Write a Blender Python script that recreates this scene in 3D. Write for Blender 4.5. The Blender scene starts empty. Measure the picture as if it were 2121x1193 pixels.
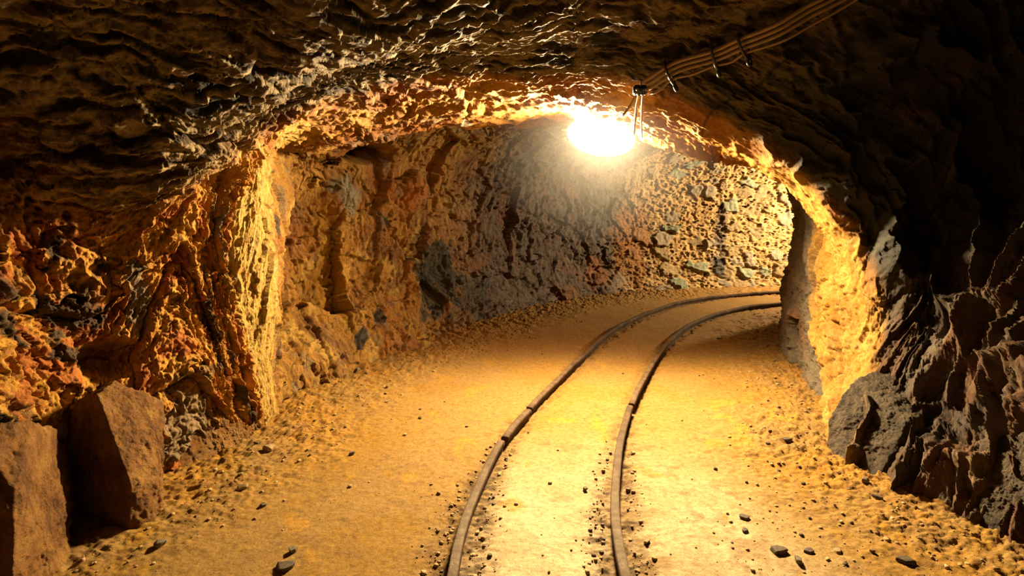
import math, random, os, time
import numpy as np
from concurrent.futures import ThreadPoolExecutor

RES = 1.0           # mesh density of the rock sheets
T0 = time.time()
LAMP_W = 2200.     # emission of the lamp glass
LAMP2_W = 1650.
HAZE = .011
ALB = .62          # rock brightness

# ------------------------------------------------------------------ layout
# Rings of the tunnel lining in metres (x right, y ahead, z up), from behind the
# viewer (first) round the bend (last); each runs left foot -> crown -> right foot.
RINGS = [
    [(-2.30, -4.00, 0.00), (-2.50, -4.00, 0.45), (-2.60, -4.00, 0.95), (-2.60, -4.00, 1.45), (-2.50, -4.00, 1.90), (-2.10, -4.00, 2.40), (-1.30, -4.00, 2.70), (-0.50, -4.00, 2.85), (0.20, -4.00, 2.90), (0.90, -4.00, 2.85), (1.70, -4.00, 2.60), (2.30, -4.00, 2.00), (2.50, -4.00, 1.30), (2.50, -4.00, 0.55), (2.40, -4.00, 0.00)],  # Z3
    [(-2.30, -1.40, 0.00), (-2.50, -1.40, 0.45), (-2.60, -1.40, 0.95), (-2.60, -1.40, 1.45), (-2.50, -1.40, 1.90), (-2.10, -1.40, 2.40), (-1.30, -1.40, 2.70), (-0.50, -1.40, 2.85), (0.20, -1.40, 2.90), (0.90, -1.40, 2.85), (1.70, -1.40, 2.60), (2.30, -1.40, 2.00), (2.50, -1.40, 1.30), (2.50, -1.40, 0.55), (2.40, -1.40, 0.00)],  # Z2
    [(-2.30, 0.60, 0.00), (-2.55, 0.80, 0.45), (-2.70, 0.90, 0.95), (-2.75, 1.00, 1.45), (-2.70, 1.00, 1.95), (-2.40, 1.00, 2.50), (-1.70, 1.05, 2.85), (-0.70, 1.10, 3.00), (0.20, 1.20, 3.05), (1.20, 1.30, 3.05), (2.50, 1.50, 2.85), (3.30, 1.60, 2.20), (3.20, 1.50, 1.30), (2.75, 1.20, 0.55), (2.45, 0.80, 0.00)],  # Z1
    [(-2.20, 1.75, 0.00), (-2.18, 2.00, 0.45), (-2.28, 2.10, 0.95), (-2.35, 2.20, 1.45), (-2.35, 2.20, 1.90), (-2.08, 2.25, 2.09), (-1.48, 2.30, 2.41), (-0.70, 2.40, 2.55), (0.10, 2.50, 2.92), (1.10, 2.70, 2.92), (2.50, 3.10, 2.80), (3.40, 3.30, 2.15), (3.20, 3.00, 1.30), (2.60, 2.45, 0.55), (2.35, 1.85, 0.00)],  # A
    [(-2.05, 2.33, 0.00), (-2.17, 2.50, 0.36), (-2.13, 2.60, 0.72), (-2.13, 2.65, 1.04), (-2.06, 2.68, 1.39), (-1.76, 2.72, 1.63), (-1.41, 2.80, 1.97), (-0.81, 3.00, 2.25), (0.05, 3.15, 2.55), (1.08, 3.35, 2.57), (2.25, 3.60, 2.35), (2.98, 3.70, 1.72), (2.91, 3.40, 1.09), (2.64, 2.95, 0.55), (2.20, 2.30, 0.00)],  # B
    [(-1.88, 2.72, 0.00), (-1.86, 2.78, 0.34), (-1.94, 2.85, 0.69), (-1.94, 2.90, 1.02), (-1.85, 2.90, 1.35), (-1.61, 2.95, 1.63), (-1.34, 3.10, 1.94), (-0.83, 3.35, 2.29), (0.06, 3.55, 2.42), (1.03, 3.70, 2.40), (2.06, 3.85, 2.04), (2.71, 3.85, 1.44), (2.72, 3.55, 0.88), (2.46, 3.12, 0.41), (2.12, 2.65, 0.00)],  # C
    [(-1.63, 3.37, 0.00), (-1.64, 3.30, 0.41), (-1.69, 3.27, 0.81), (-1.69, 3.27, 1.16), (-1.62, 3.27, 1.50), (-1.45, 3.30, 1.80), (-1.08, 3.50, 2.06), (-0.54, 3.80, 2.23), (0.20, 4.00, 2.30), (0.86, 4.00, 2.21), (1.82, 4.05, 1.77), (2.29, 3.95, 1.27), (2.39, 3.70, 0.82), (2.26, 3.42, 0.37), (1.94, 3.03, 0.00)],  # D
    [(-1.61, 3.59, 0.00), (-1.63, 3.60, 0.35), (-1.58, 3.60, 0.74), (-1.56, 3.60, 1.13), (-1.56, 3.60, 1.44), (-1.53, 3.62, 1.80), (-1.31, 4.20, 1.89), (-0.63, 4.70, 2.04), (0.49, 4.90, 2.15), (1.41, 4.90, 1.91), (2.12, 4.80, 1.73), (2.62, 4.75, 1.34), (2.52, 4.60, 0.86), (2.43, 4.25, 0.38), (2.22, 3.71, 0.00)],  # E
    [(-1.62, 3.86, 0.00), (-1.73, 4.10, 0.34), (-1.81, 4.35, 0.74), (-1.80, 4.40, 1.20), (-1.77, 4.40, 1.58), (-1.73, 4.45, 1.84), (-1.49, 4.75, 1.88), (-0.60, 5.20, 2.25), (0.60, 5.50, 2.35), (1.70, 5.40, 2.25), (2.40, 5.40, 1.95), (2.75, 5.40, 1.50), (2.80, 5.40, 0.95), (2.75, 5.30, 0.45), (2.70, 5.20, 0.00)],  # F
    [(-1.43, 4.36, 0.00), (-1.47, 4.75, 0.33), (-1.46, 4.95, 0.73), (-1.43, 5.00, 1.16), (-1.39, 5.00, 1.50), (-1.28, 5.10, 1.84), (-0.90, 5.50, 2.20), (-0.10, 5.90, 2.35), (0.90, 6.20, 2.40), (1.90, 6.10, 2.30), (2.70, 6.00, 1.95), (3.05, 5.95, 1.50), (3.10, 5.90, 1.00), (3.05, 5.85, 0.50), (3.00, 5.80, 0.00)],  # G
    [(-0.94, 5.23, 0.00), (-0.99, 5.55, 0.34), (-1.00, 5.70, 0.71), (-1.00, 5.75, 1.11), (-0.95, 5.80, 1.50), (-0.78, 5.90, 1.90), (-0.30, 6.30, 2.20), (0.50, 6.60, 2.40), (1.40, 6.70, 2.40), (2.30, 6.60, 2.35), (3.10, 6.50, 2.00), (3.45, 6.45, 1.55), (3.50, 6.40, 1.00), (3.45, 6.40, 0.50), (3.40, 6.40, 0.00)],  # H
    [(-0.34, 6.33, 0.00), (-0.38, 6.60, 0.29), (-0.36, 6.75, 0.69), (-0.33, 6.85, 1.09), (-0.30, 6.90, 1.50), (0.10, 6.95, 2.00), (0.70, 7.00, 2.30), (1.40, 7.05, 2.40), (2.20, 7.00, 2.40), (3.00, 6.90, 2.30), (3.70, 6.80, 2.00), (4.10, 6.75, 1.55), (4.15, 6.75, 1.00), (4.15, 6.75, 0.50), (4.10, 6.75, 0.00)],  # I
    [(0.60, 7.55, 0.00), (0.62, 7.75, 0.45), (0.63, 7.80, 0.95), (0.68, 7.80, 1.45), (0.80, 7.75, 1.85), (1.05, 7.65, 2.15), (1.60, 7.60, 2.35), (2.30, 7.40, 2.42), (3.00, 7.30, 2.40), (3.70, 7.10, 2.30), (4.30, 6.95, 2.00), (4.60, 6.90, 1.55), (4.65, 6.85, 1.00), (4.65, 6.85, 0.50), (4.60, 6.85, 0.00)],  # J
    [(1.75, 8.30, 0.00), (1.75, 8.45, 0.45), (1.76, 8.50, 0.95), (1.80, 8.50, 1.45), (1.90, 8.45, 1.85), (2.10, 8.30, 2.15), (2.50, 8.00, 2.35), (3.10, 7.75, 2.42), (3.70, 7.50, 2.40), (4.30, 7.20, 2.30), (4.80, 7.00, 2.00), (5.10, 6.95, 1.55), (5.15, 6.95, 1.00), (5.15, 6.95, 0.50), (5.10, 6.95, 0.00)],  # K
    [(3.35, 8.66, 0.00), (3.37, 8.80, 0.45), (3.38, 8.85, 0.95), (3.40, 8.85, 1.45), (3.42, 8.80, 1.85), (3.50, 8.65, 2.20), (3.80, 8.30, 2.42), (4.30, 7.95, 2.45), (4.80, 7.60, 2.40), (5.20, 7.25, 2.30), (5.50, 7.05, 2.00), (5.70, 7.00, 1.55), (5.70, 7.00, 1.00), (5.70, 7.00, 0.50), (5.70, 7.00, 0.00)],  # L
    [(4.95, 8.88, 0.00), (4.97, 9.02, 0.45), (4.98, 9.07, 0.95), (5.00, 9.07, 1.45), (5.02, 9.02, 1.85), (5.10, 8.87, 2.20), (5.30, 8.50, 2.42), (5.80, 8.15, 2.45), (6.30, 7.80, 2.40), (6.60, 7.35, 2.30), (6.90, 7.15, 2.00), (7.10, 7.10, 1.55), (7.10, 7.10, 1.00), (7.10, 7.10, 0.50), (7.10, 7.10, 0.00)],  # M
    [(6.75, 9.08, 0.00), (6.77, 9.22, 0.45), (6.78, 9.27, 0.95), (6.80, 9.27, 1.45), (6.82, 9.22, 1.85), (6.90, 9.07, 2.20), (7.10, 8.70, 2.42), (7.60, 8.35, 2.45), (8.10, 8.00, 2.40), (8.40, 7.55, 2.30), (8.70, 7.35, 2.00), (8.90, 7.30, 1.55), (8.90, 7.30, 1.00), (8.90, 7.30, 0.50), (8.90, 7.30, 0.00)],  # N
    [(9.25, 9.28, 0.00), (9.27, 9.42, 0.45), (9.28, 9.47, 0.95), (9.30, 9.47, 1.45), (9.32, 9.42, 1.85), (9.40, 9.27, 2.20), (9.60, 8.90, 2.42), (10.10, 8.55, 2.45), (10.60, 8.20, 2.40), (10.90, 7.75, 2.30), (11.20, 7.55, 2.00), (11.40, 7.50, 1.55), (11.40, 7.50, 1.00), (11.40, 7.50, 0.50), (11.40, 7.50, 0.00)],  # O
]

RING_NAMES = ['Z3', 'Z2', 'Z1', 'A', 'B', 'C', 'D', 'E', 'F', 'G', 'H', 'I', 'J', 'K', 'L', 'M', 'N', 'O']
RI = {n: i for i, n in enumerate(RING_NAMES)}
U_COUNT = [10, 18, 40, 90, 95, 120, 110, 100, 110, 110, 110, 100, 100, 110, 90, 40, 14]

# ------------------------------------------------------------------ noise (numpy)
_r = np.random.RandomState(11)
_perm = np.concatenate([_r.permutation(1024)] * 3).astype(np.int32)
_g2 = _r.normal(size=(1024, 2)).astype(np.float32); _g2 /= np.linalg.norm(_g2, axis=1)[:, None]
_g3 = _r.normal(size=(1024, 3)).astype(np.float32); _g3 /= np.linalg.norm(_g3, axis=1)[:, None]
_rnd = _r.rand(1024, 6).astype(np.float32)
_pool = ThreadPoolExecutor(4)


def _chunked(fn):
    def run(*arrs, **kw):
        n = arrs[0].shape[0]
        step = 120000
        if n <= step:
            return fn(*arrs, **kw)
        parts = list(_pool.map(lambda i: fn(*[a[i:i + step] if isinstance(a, np.ndarray) else a for a in arrs], **kw), range(0, n, step)))
        if isinstance(parts[0], tuple):
            return tuple(np.concatenate([p[k] for p in parts]) for k in range(len(parts[0])))
        return np.concatenate(parts)
    return run


def _fade(t):
    return t * t * t * (t * (t * 6 - 15) + 10)


def _p2(x, y, seed=0):
    xi = np.floor(x).astype(np.int32); yi = np.floor(y).astype(np.int32)
    xf = (x - xi).astype(np.float32); yf = (y - yi).astype(np.float32)
    u = _fade(xf); v = _fade(yf)
    out = []
    for dy in (0, 1):
        for dx in (0, 1):
            h = _perm[(_perm[(xi + dx + seed * 131) & 1023] + yi + dy) & 1023]
            g = _g2[h]
            out.append(g[:, 0] * (xf - dx) + g[:, 1] * (yf - dy))
    a = out[0] + u * (out[1] - out[0]); b = out[2] + u * (out[3] - out[2])
    return (a + v * (b - a)) * 1.5


def _p3(x, y, z, seed=0):
    xi = np.floor(x).astype(np.int32); yi = np.floor(y).astype(np.int32); zi = np.floor(z).astype(np.int32)
    xf = (x - xi).astype(np.float32); yf = (y - yi).astype(np.float32); zf = (z - zi).astype(np.float32)
    u = _fade(xf); v = _fade(yf); w = _fade(zf)
    o = []
    for dz in (0, 1):
        for dy in (0, 1):
            for dx in (0, 1):
                h = _perm[(_perm[(_perm[(xi + dx + seed * 131) & 1023] + yi + dy) & 1023] + zi + dz) & 1023]
                g = _g3[h]
                o.append(g[:, 0] * (xf - dx) + g[:, 1] * (yf - dy) + g[:, 2] * (zf - dz))
    a = o[0] + u * (o[1] - o[0]); b = o[2] + u * (o[3] - o[2])
    c = o[4] + u * (o[5] - o[4]); d = o[6] + u * (o[7] - o[6])
    e = a + v * (b - a); f = c + v * (d - c)
    return (e + w * (f - e)) * 1.5


def _fbm2(x, y, oct=4, gain=.5, lac=2.03, seed=0, ridged=False):
    s = np.zeros_like(x); amp = 1.; tot = 0.
    for k in range(oct):
        n = _p2(x, y, seed + k)
        if ridged:
            n = 1 - 2 * np.abs(n)
        s += amp * n; tot += amp
        amp *= gain; x = x * lac + 7.3; y = y * lac + 3.1
    return (s / tot).astype(np.float32)


def _fbm3(x, y, z, oct=4, gain=.5, lac=2.03, seed=0, ridged=False):
    s = np.zeros_like(x); amp = 1.; tot = 0.
    for k in range(oct):
        n = _p3(x, y, z, seed + k)
        if ridged:
            n = 1 - 2 * np.abs(n)
        s += amp * n; tot += amp
        amp *= gain; x = x * lac + 7.3; y = y * lac + 3.1; z = z * lac + 1.7
    return (s / tot).astype(np.float32)


def _cells2(x, y, seed=0, jit=.9):
    """F1, F2, random value of the nearest cell, tilted-facet height of the nearest cell."""
    xi = np.floor(x).astype(np.int32); yi = np.floor(y).astype(np.int32)
    f1 = np.full(x.shape, 9., np.float32); f2 = f1.copy(); rv = np.zeros_like(f1); fac = np.zeros_like(f1); rw = np.zeros_like(f1)
    for dy in (-1, 0, 1):
        for dx in (-1, 0, 1):
            cx = xi + dx; cy = yi + dy
            h = _perm[(_perm[(cx + seed * 57) & 1023] + cy) & 1023]
            R = _rnd[h]
            px = x - (cx + .5 + jit * (R[:, 0] - .5)); py = y - (cy + .5 + jit * (R[:, 1] - .5))
            d = np.sqrt(px * px + py * py).astype(np.float32)
            near = d < f1
            f2 = np.where(near, f1, np.minimum(f2, d))
            fac = np.where(near, R[:, 2] - .5 + (R[:, 3] - .5) * 1.7 * px + (R[:, 4] - .5) * 1.7 * py, fac)
            rv = np.where(near, R[:, 5], rv)
            f1 = np.where(near, d, f1)
    return f1, f2, rv, fac.astype(np.float32)


p2 = _chunked(_p2); p3 = _chunked(_p3); fbm2 = _chunked(_fbm2); fbm3 = _chunked(_fbm3); cells2 = _chunked(_cells2)


def smooth(a, b, x):
    t = np.clip((x - a) / (b - a), 0, 1)
    return (t * t * (3 - 2 * t)).astype(np.float32)


def mix(a, b, t):
    return a + (b - a) * t


# ------------------------------------------------------------------ tunnel lining
def spline_matrix(n_ctrl, counts):
    rows = []; par = []
    for s in range(n_ctrl - 1):
        m = counts[s]
        for k in range(m + (1 if s == n_ctrl - 2 else 0)):
            t = k / m
            idx = [max(s - 1, 0), s, s + 1, min(s + 2, n_ctrl - 1)]
            w = [-.5 * t + t * t - .5 * t ** 3, 1 - 2.5 * t * t + 1.5 * t ** 3, .5 * t + 2 * t * t - 1.5 * t ** 3, -.5 * t * t + .5 * t ** 3]
            r = np.zeros(n_ctrl)
            for i, ww in zip(idx, w):
                r[i] += ww
            rows.append(r); par.append(s + t)
    return np.array(rows), np.array(par)


def base_sheet(res):
    P = np.array(RINGS)
    lo = P[:, :1] - [0, 0, .3]; hi = P[:, -1:] - [0, 0, .3]
    P = np.concatenate([lo, P, hi], 1)                       # 17 rows
    Mu, pu = spline_matrix(P.shape[0], [max(3, int(c * res)) for c in U_COUNT])
    Mv, pv = spline_matrix(P.shape[1], [max(3, int(c * res)) for c in [22] + [58] * 14 + [22]])
    S = np.einsum('ai,bj,ijk->abk', Mu, Mv, P)
    return S, pu, pv


def sheet_frame(S):
    du = np.gradient(S, axis=0); dv = np.gradient(S, axis=1)
    N = np.cross(du, dv); N /= np.linalg.norm(N, axis=2)[..., None] + 1e-9
    return N

# hollows (-) and swellings (+) of the lining: centre, radii, metres, hardness
SHAPES = [
    ((-2.15, 2.80, .66), (.22, .22, .16), -.20, .55),
    ((-2.25, 2.62, .58), (.10, .12, .24), -.22, .3),
    ((-2.08, 2.87, .92), (.10, .14, .26), -.12, .3),
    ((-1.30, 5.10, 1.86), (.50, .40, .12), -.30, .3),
    ((-1.55, 4.90, 1.45), (.30, .25, .28), .10, .2),
    ((-.95, 5.60, 1.50), (.30, .35, .30), .08, .1),
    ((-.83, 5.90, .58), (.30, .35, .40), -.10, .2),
    ((-1.60, 4.35, .15), (.35, .45, .50), .10, .1),
]
# mineral and other colour patches: centre, radii, colour, strength, wetness
PATCHES = [
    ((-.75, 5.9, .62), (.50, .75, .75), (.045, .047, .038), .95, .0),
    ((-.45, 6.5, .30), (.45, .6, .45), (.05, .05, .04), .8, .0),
    ((-1.25, 5.10, 1.86), (.45, .40, .12), (.035, .03, .025), .9, .0),  # dark colour painted for the shade inside the cavity
    ((-1.60, 4.30, .75), (.30, .40, .55), (.78, .46, .08), .7, .0),
    ((-.95, 5.60, 1.50), (.30, .45, .30), (.55, .20, .025), .9, .0),
    ((-1.52, 4.95, 1.50), (.26, .35, .28), (.30, .27, .20), .95, .1),
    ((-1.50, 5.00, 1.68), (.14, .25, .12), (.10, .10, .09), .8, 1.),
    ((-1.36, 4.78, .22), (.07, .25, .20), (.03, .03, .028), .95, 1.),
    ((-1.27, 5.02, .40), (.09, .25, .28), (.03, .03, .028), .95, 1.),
    ((-1.20, 5.20, 1.25), (.16, .25, .22), (.10, .11, .09), .9, .8),
    ((-1.45, 4.70, .70), (.35, .35, .40), (.75, .42, .06), .8, .0),
    ((3.31, 8.85, .75), (.16, .35, 1.1), (.08, .055, .045), .8, .5),
    ((3.25, 8.85, .35), (.20, .35, .35), (.03, .028, .03), .85, .9),
    ((1.85, 8.5, .7), (.55, .50, .95), (.40, .16, .03), .85, .0),
    ((1.30, 8.1, .35), (.35, .40, .45), (.30, .11, .03), .8, .0),
    ((-.40, 4.6, 2.08), (.12, .16, .10), (.70, .62, .46), .9, .0),
    ((-1.66, 3.15, 1.10), (.14, .14, .55), (.22, .20, .17), .9, .2),
    ((-1.95, 2.85, .95), (.10, .10, .28), (.26, .23, .18), .8, .1),
    ((-2.05, 2.8, .50), (.22, .22, .05), (.16, .14, .10), .7, .0),
    ((-1.75, 3.0, .50), (.20, .25, .05), (.14, .12, .09), .6, .0),
]


S, pu, pv = base_sheet(RES)
NU, NV = S.shape[:2]
N = sheet_frame(S)
U = np.repeat(pu[:, None], NV, 1).ravel().astype(np.float32)
V = np.repeat(pv[None, :], NU, 0).ravel().astype(np.float32)
iD = int(np.argmin(abs(pu - RI['D']))); jC = int(np.argmin(abs(pv - 9)))
_a = np.cumsum(np.concatenate([np.zeros((1, NV)), np.linalg.norm(np.diff(S, axis=0), axis=2)]), axis=0); _a -= _a[iD:iD + 1]
_b = np.cumsum(np.concatenate([np.zeros((NU, 1)), np.linalg.norm(np.diff(S, axis=1), axis=2)], 1), axis=1); _b -= _b[:, jC:jC + 1]
# arc lengths, evened out so that bunched rings do not squeeze the grain
_a = .5 * _a + .5 * np.interp(pu, pu, _a.mean(1))[:, None]
SA = _a.ravel().astype(np.float32); SB = _b.ravel().astype(np.float32)
P = S.reshape(-1, 3).astype(np.float32); NN = N.reshape(-1, 3).astype(np.float32)
X, Y, Z = P[:, 0], P[:, 1], P[:, 2]


def blob(c, r, hard=.0):
    """1 at the centre, 0 beyond the (ellipsoid) radii r of the world point c."""
    d = np.sqrt(((X - c[0]) / r[0]) ** 2 + ((Y - c[1]) / r[1]) ** 2 + ((Z - c[2]) / r[2]) ** 2)
    return 1 - smooth(hard, 1, d)


# ---- zones along the tunnel
left = 1 - smooth(7.0, 9.0, V)
right = smooth(9.6, 11.2, V)
near = 1 - smooth(6.0, 6.6, U)
column = smooth(6.0, 6.25, U) * (1 - smooth(7.0, 7.3, U)) * (1 - smooth(6.2, 7.2, V))
recess = smooth(7.1, 7.6, U) * (1 - smooth(10.2, 11.2, U)) * (1 - smooth(7.5, 9, V))
backw = smooth(10.0, 11.2, U) * (1 - smooth(7.5, 9, V))
masonry = smooth(12.6, 13.3, U + .25 * fbm2(SA * 1.5, SB * 1.5, 3, seed=41)) * (1 - smooth(7.3, 7.9, V))
nright = near * right
nleft = near * (1 - right)
innerR = smooth(6.1, 6.6, U) * smooth(9.2, 10.4, V)

w1 = fbm3(X * 1.7, Y * 1.7, Z * 1.7, 3, seed=1)
w2 = fbm3(X * 1.7 + 9, Y * 1.7, Z * 1.7, 3, seed=5)
w3 = fbm3(X * 6, Y * 6, Z * 6, 3, seed=8)
w4 = fbm3(X * 6 + 5, Y * 6, Z * 6, 3, seed=12)
shear = .62 * np.clip(-(SB + .75), 0, 3) * (1 - smooth(5.3, 6.1, U))
a = SA + shear + .16 * w1 + .03 * w3
b = SB + .16 * w2 + .03 * w4

big = fbm3(X * .9, Y * .9, Z * .9, 3, seed=20)
f1, f2, rv, fac = cells2(a * 2.6, b * 1.5, seed=1)
g1, g2, gv, gac = cells2(a * 7.5 + 3 * w3, b * 4.2, seed=2)
h1, h2, hv, hac = cells2(a * 19, b * 11, seed=3)
strata = fbm2(a * 4.6 + b * .9, b * 1.25, 5, .56, seed=30, ridged=True)
grain = fbm2(a * 17 + b * 3, b * 6.5, 4, .55, seed=50, ridged=True)
fine = fbm2(a * 55, b * 40, 3, .55, seed=60)
crack = np.exp(-((f2 - f1) / .05) ** 2)
crack2 = np.exp(-((g2 - g1) / .06) ** 2)

# folds of the dark right-hand rock: broad smooth bellies parted by thin sharp ribs
fn = fbm2(SA * 1.9 + .5 * w1, SB * .75 + .3 * w2, 2, .45, seed=70)
fold = (1 - np.abs(fn) * 2.2); fold = np.clip(fold, -.5, 1) ; fold = np.where(fold > 0, fold ** 2, fold * .5)
fn2 = fbm2(SA * 4.3 + .6 * w1, SB * 1.7 + .6 * w2, 3, .5, seed=75)
fold2 = (1 - np.abs(fn2) * 2.4); fold2 = np.clip(fold2, -.4, 1); fold2 = np.where(fold2 > 0, fold2 ** 2, fold2 * .4)

crumb = fbm3(X * 24, Y * 24, Z * 24, 4, .66, seed=140)
pitty = smooth(.08, .5, fbm3(X * 17 + 3, Y * 17, Z * 17, 3, .6, seed=150))
chip = fbm2(a * 34 + b * 5, b * 15, 3, .6, seed=55, ridged=True)
rough_d = .035 * big + .05 * fac + .034 * gac + .015 * hac + .036 * strata + .024 * grain + .007 * chip + .020 * crumb - .022 * pitty + .003 * fine - .025 * crack - .008 * crack2
rib = np.clip(fold, 0, 1) ** 3; rib2 = np.clip(fold2, 0, 1) ** 3
lowr = smooth(12.2, 13.6, V + .5 * w1)
right_d = .07 * big + .11 * fold + .05 * rib + .04 * fold2 + .022 * rib2 + .02 * gac + .022 * strata + .008 * grain + .003 * fine + lowr * (.016 * crumb + .03 * fac - .012 * pitty) + .005 * crumb
ceil_d = .05 * big + .03 * fac + .016 * gac + .045 * strata + .018 * grain + .006 * chip + .03 * fold2 + .012 * crumb - .010 * pitty + .003 * fine
col_d = .02 * big + .02 * fac + .014 * gac + .006 * hac + .012 * strata + .010 * grain + .008 * crumb + .003 * fine
rec_d = .09 * big + (.11 - .05 * smooth(9.6, 11, U)) * fac + .036 * gac + .010 * hac + .02 * strata + .009 * grain + .009 * crumb + .003 * fine - (.02 * crack + .008 * crack2) * (1 - smooth(9.6, 11, U))
# rubble masonry at the bend: stones proud of rough mortar
m1, m2, mv, mac = cells2(SA * 4.2 + .5 * w3 + .2 * w1, SB * 5.0 + .5 * w4, seed=9)
stone = smooth(.10, .22, m2 - m1) * smooth(.45, .62, mv)
pit = fbm2(SA * 14, SB * 14, 4, .6, seed=90)
mas_d = .03 * big + stone * (.02 + .035 * mac) + (1 - stone) * (.045 * pit) + .010 * hac + .012 * gac - .10 * smooth(.15, .5, pit) * (1 - stone)

ceil_d = ceil_d - (.02 * strata + .015 * fac + .008 * grain) * smooth(4.2, 5., U) * (1 - smooth(5.9, 6.2, U)) * smooth(8., 9., V)
hi_v = smooth(7.2, 9.0, V)                                  # towards the crown
crest = np.exp(-((U - 6.05) / .35) ** 2)
right_d = right_d - crest * (.085 * fold + .04 * rib + .03 * fold2 + .02 * rib2 + .012 * gac)
stk = fbm2(a * 15 + .4 * w3, b * 2.6 + 3, 4, .55, seed=160, ridged=True)
stk2 = fbm2(a * 34, b * 5.5, 3, .55, seed=170, ridged=True)
st_m = near * smooth(4.6, 6.2, V + .4 * w1) * (1 - right)
rough_d = rough_d + st_m * (.034 * stk + .012 * stk2 - .010 * crumb + .014 * pitty)
ceil_d = ceil_d + st_m * (.026 * stk + .010 * stk2 - .006 * crumb)
D = mix(rough_d, ceil_d, hi_v)
D = mix(D, right_d, np.maximum(nright, .0))
D = mix(D, rec_d, np.maximum(recess, backw))
D = mix(D, mix(right_d * .6, rough_d, .7) + .04 * fac, innerR)
D = mix(D, col_d, column)
D = mix(D, mas_d, masonry)

# hollows and swellings with a place of their own: centre, radii, depth (+ out of the rock)
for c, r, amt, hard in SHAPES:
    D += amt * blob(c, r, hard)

Q = P + NN * D[:, None]

# ------------------------------------------------------------------ mineral colours, with some painted light and shade (linear albedo)
C_RUST = np.array([.40, .125, .018]); C_OCHRE = np.array([.60, .30, .04]); C_GOLD = np.array([.80, .52, .12])
C_BROWN = np.array([.15, .07, .025]); C_GREY = np.array([.26, .23, .18]); C_DARK = np.array([.030, .026, .021])
C_SLATE = np.array([.075, .078, .062]); C_TAN = np.array([.55, .40, .20]); C_PLUM = np.array([.20, .125, .095])
C_PALE = np.array([.55, .50, .40]); C_GREEN = np.array([.22, .30, .22])


def lay(col, c, w):
    return col + (c - col) * w[:, None]


n1 = fbm2(a * 2.2, b * 1.3, 4, .55, seed=101)
n2 = fbm2(a * 5.5 + 2, b * 3.2, 4, .6, seed=111)
n3 = fbm2(a * 1.1 + 5, b * .9, 3, .5, seed=121)
n4 = fbm2(a * 11, b * 6, 4, .6, seed=131)
rr = smooth(-.25, .25, n1); r2 = smooth(-.2, .3, n2)

# near left flank: rust and ochre with brown and grey seams
col = np.tile(C_RUST, (X.size, 1))
col = lay(col, C_OCHRE, smooth(-.32, .22, n2 + .5 * n4))
col = lay(col, C_BROWN, .6 * smooth(.1, .5, n1))
col = lay(col, C_GREY * .6, .75 * smooth(.28, .42, n3 + .5 * n2))
col = lay(col, C_DARK, .9 * smooth(.30, .42, -n3 + .35 * n4))
# towards the crown: slate, its colour darkened for shade, with tan painted as lit streaks
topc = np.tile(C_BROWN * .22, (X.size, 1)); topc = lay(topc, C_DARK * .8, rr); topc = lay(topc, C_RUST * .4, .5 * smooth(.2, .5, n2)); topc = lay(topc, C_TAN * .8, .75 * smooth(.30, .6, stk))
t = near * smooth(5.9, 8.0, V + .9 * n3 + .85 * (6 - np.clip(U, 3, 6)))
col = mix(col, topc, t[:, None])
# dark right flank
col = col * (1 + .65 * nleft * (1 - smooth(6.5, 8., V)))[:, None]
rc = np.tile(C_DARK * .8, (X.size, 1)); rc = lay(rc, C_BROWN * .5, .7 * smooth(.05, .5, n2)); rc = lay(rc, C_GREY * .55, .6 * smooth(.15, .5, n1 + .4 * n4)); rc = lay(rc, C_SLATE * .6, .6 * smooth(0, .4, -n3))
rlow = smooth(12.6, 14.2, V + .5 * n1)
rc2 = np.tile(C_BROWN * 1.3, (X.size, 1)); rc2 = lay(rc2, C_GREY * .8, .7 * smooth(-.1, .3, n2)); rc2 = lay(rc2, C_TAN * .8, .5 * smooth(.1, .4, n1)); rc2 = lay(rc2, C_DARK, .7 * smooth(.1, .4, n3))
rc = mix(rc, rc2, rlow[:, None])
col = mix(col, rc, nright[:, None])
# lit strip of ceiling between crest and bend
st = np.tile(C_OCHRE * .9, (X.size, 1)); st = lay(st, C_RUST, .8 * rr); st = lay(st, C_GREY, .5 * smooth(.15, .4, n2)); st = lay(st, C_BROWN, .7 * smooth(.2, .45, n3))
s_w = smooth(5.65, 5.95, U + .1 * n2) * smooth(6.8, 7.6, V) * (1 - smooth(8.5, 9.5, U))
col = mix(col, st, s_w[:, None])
# right pillar
pc = np.tile(C_OCHRE, (X.size, 1)); pc = lay(pc, C_GOLD, .6 * r2); pc = lay(pc, C_GREY * .8, .9 * smooth(6.75, 7.1, U + .25 * n1)); pc = lay(pc, C_RUST, .6 * smooth(.1, .4, n1))
p_w = smooth(5.68, 5.98, U + .15 * n2) * smooth(10.6, 11.4, V)
col = mix(col, pc, p_w[:, None])
# bright column on the left
cc = np.tile(C_GOLD, (X.size, 1)); cc = lay(cc, C_OCHRE, .5 * r2); cc = lay(cc, C_PALE, .4 * smooth(.2, .5, n4))
c_w = smooth(5.95, 6.15, U + .2 * n1) * (1 - smooth(7.0, 7.2, U)) * (1 - smooth(6.3, 7.0, V))
col = mix(col, cc, c_w[:, None])
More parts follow.
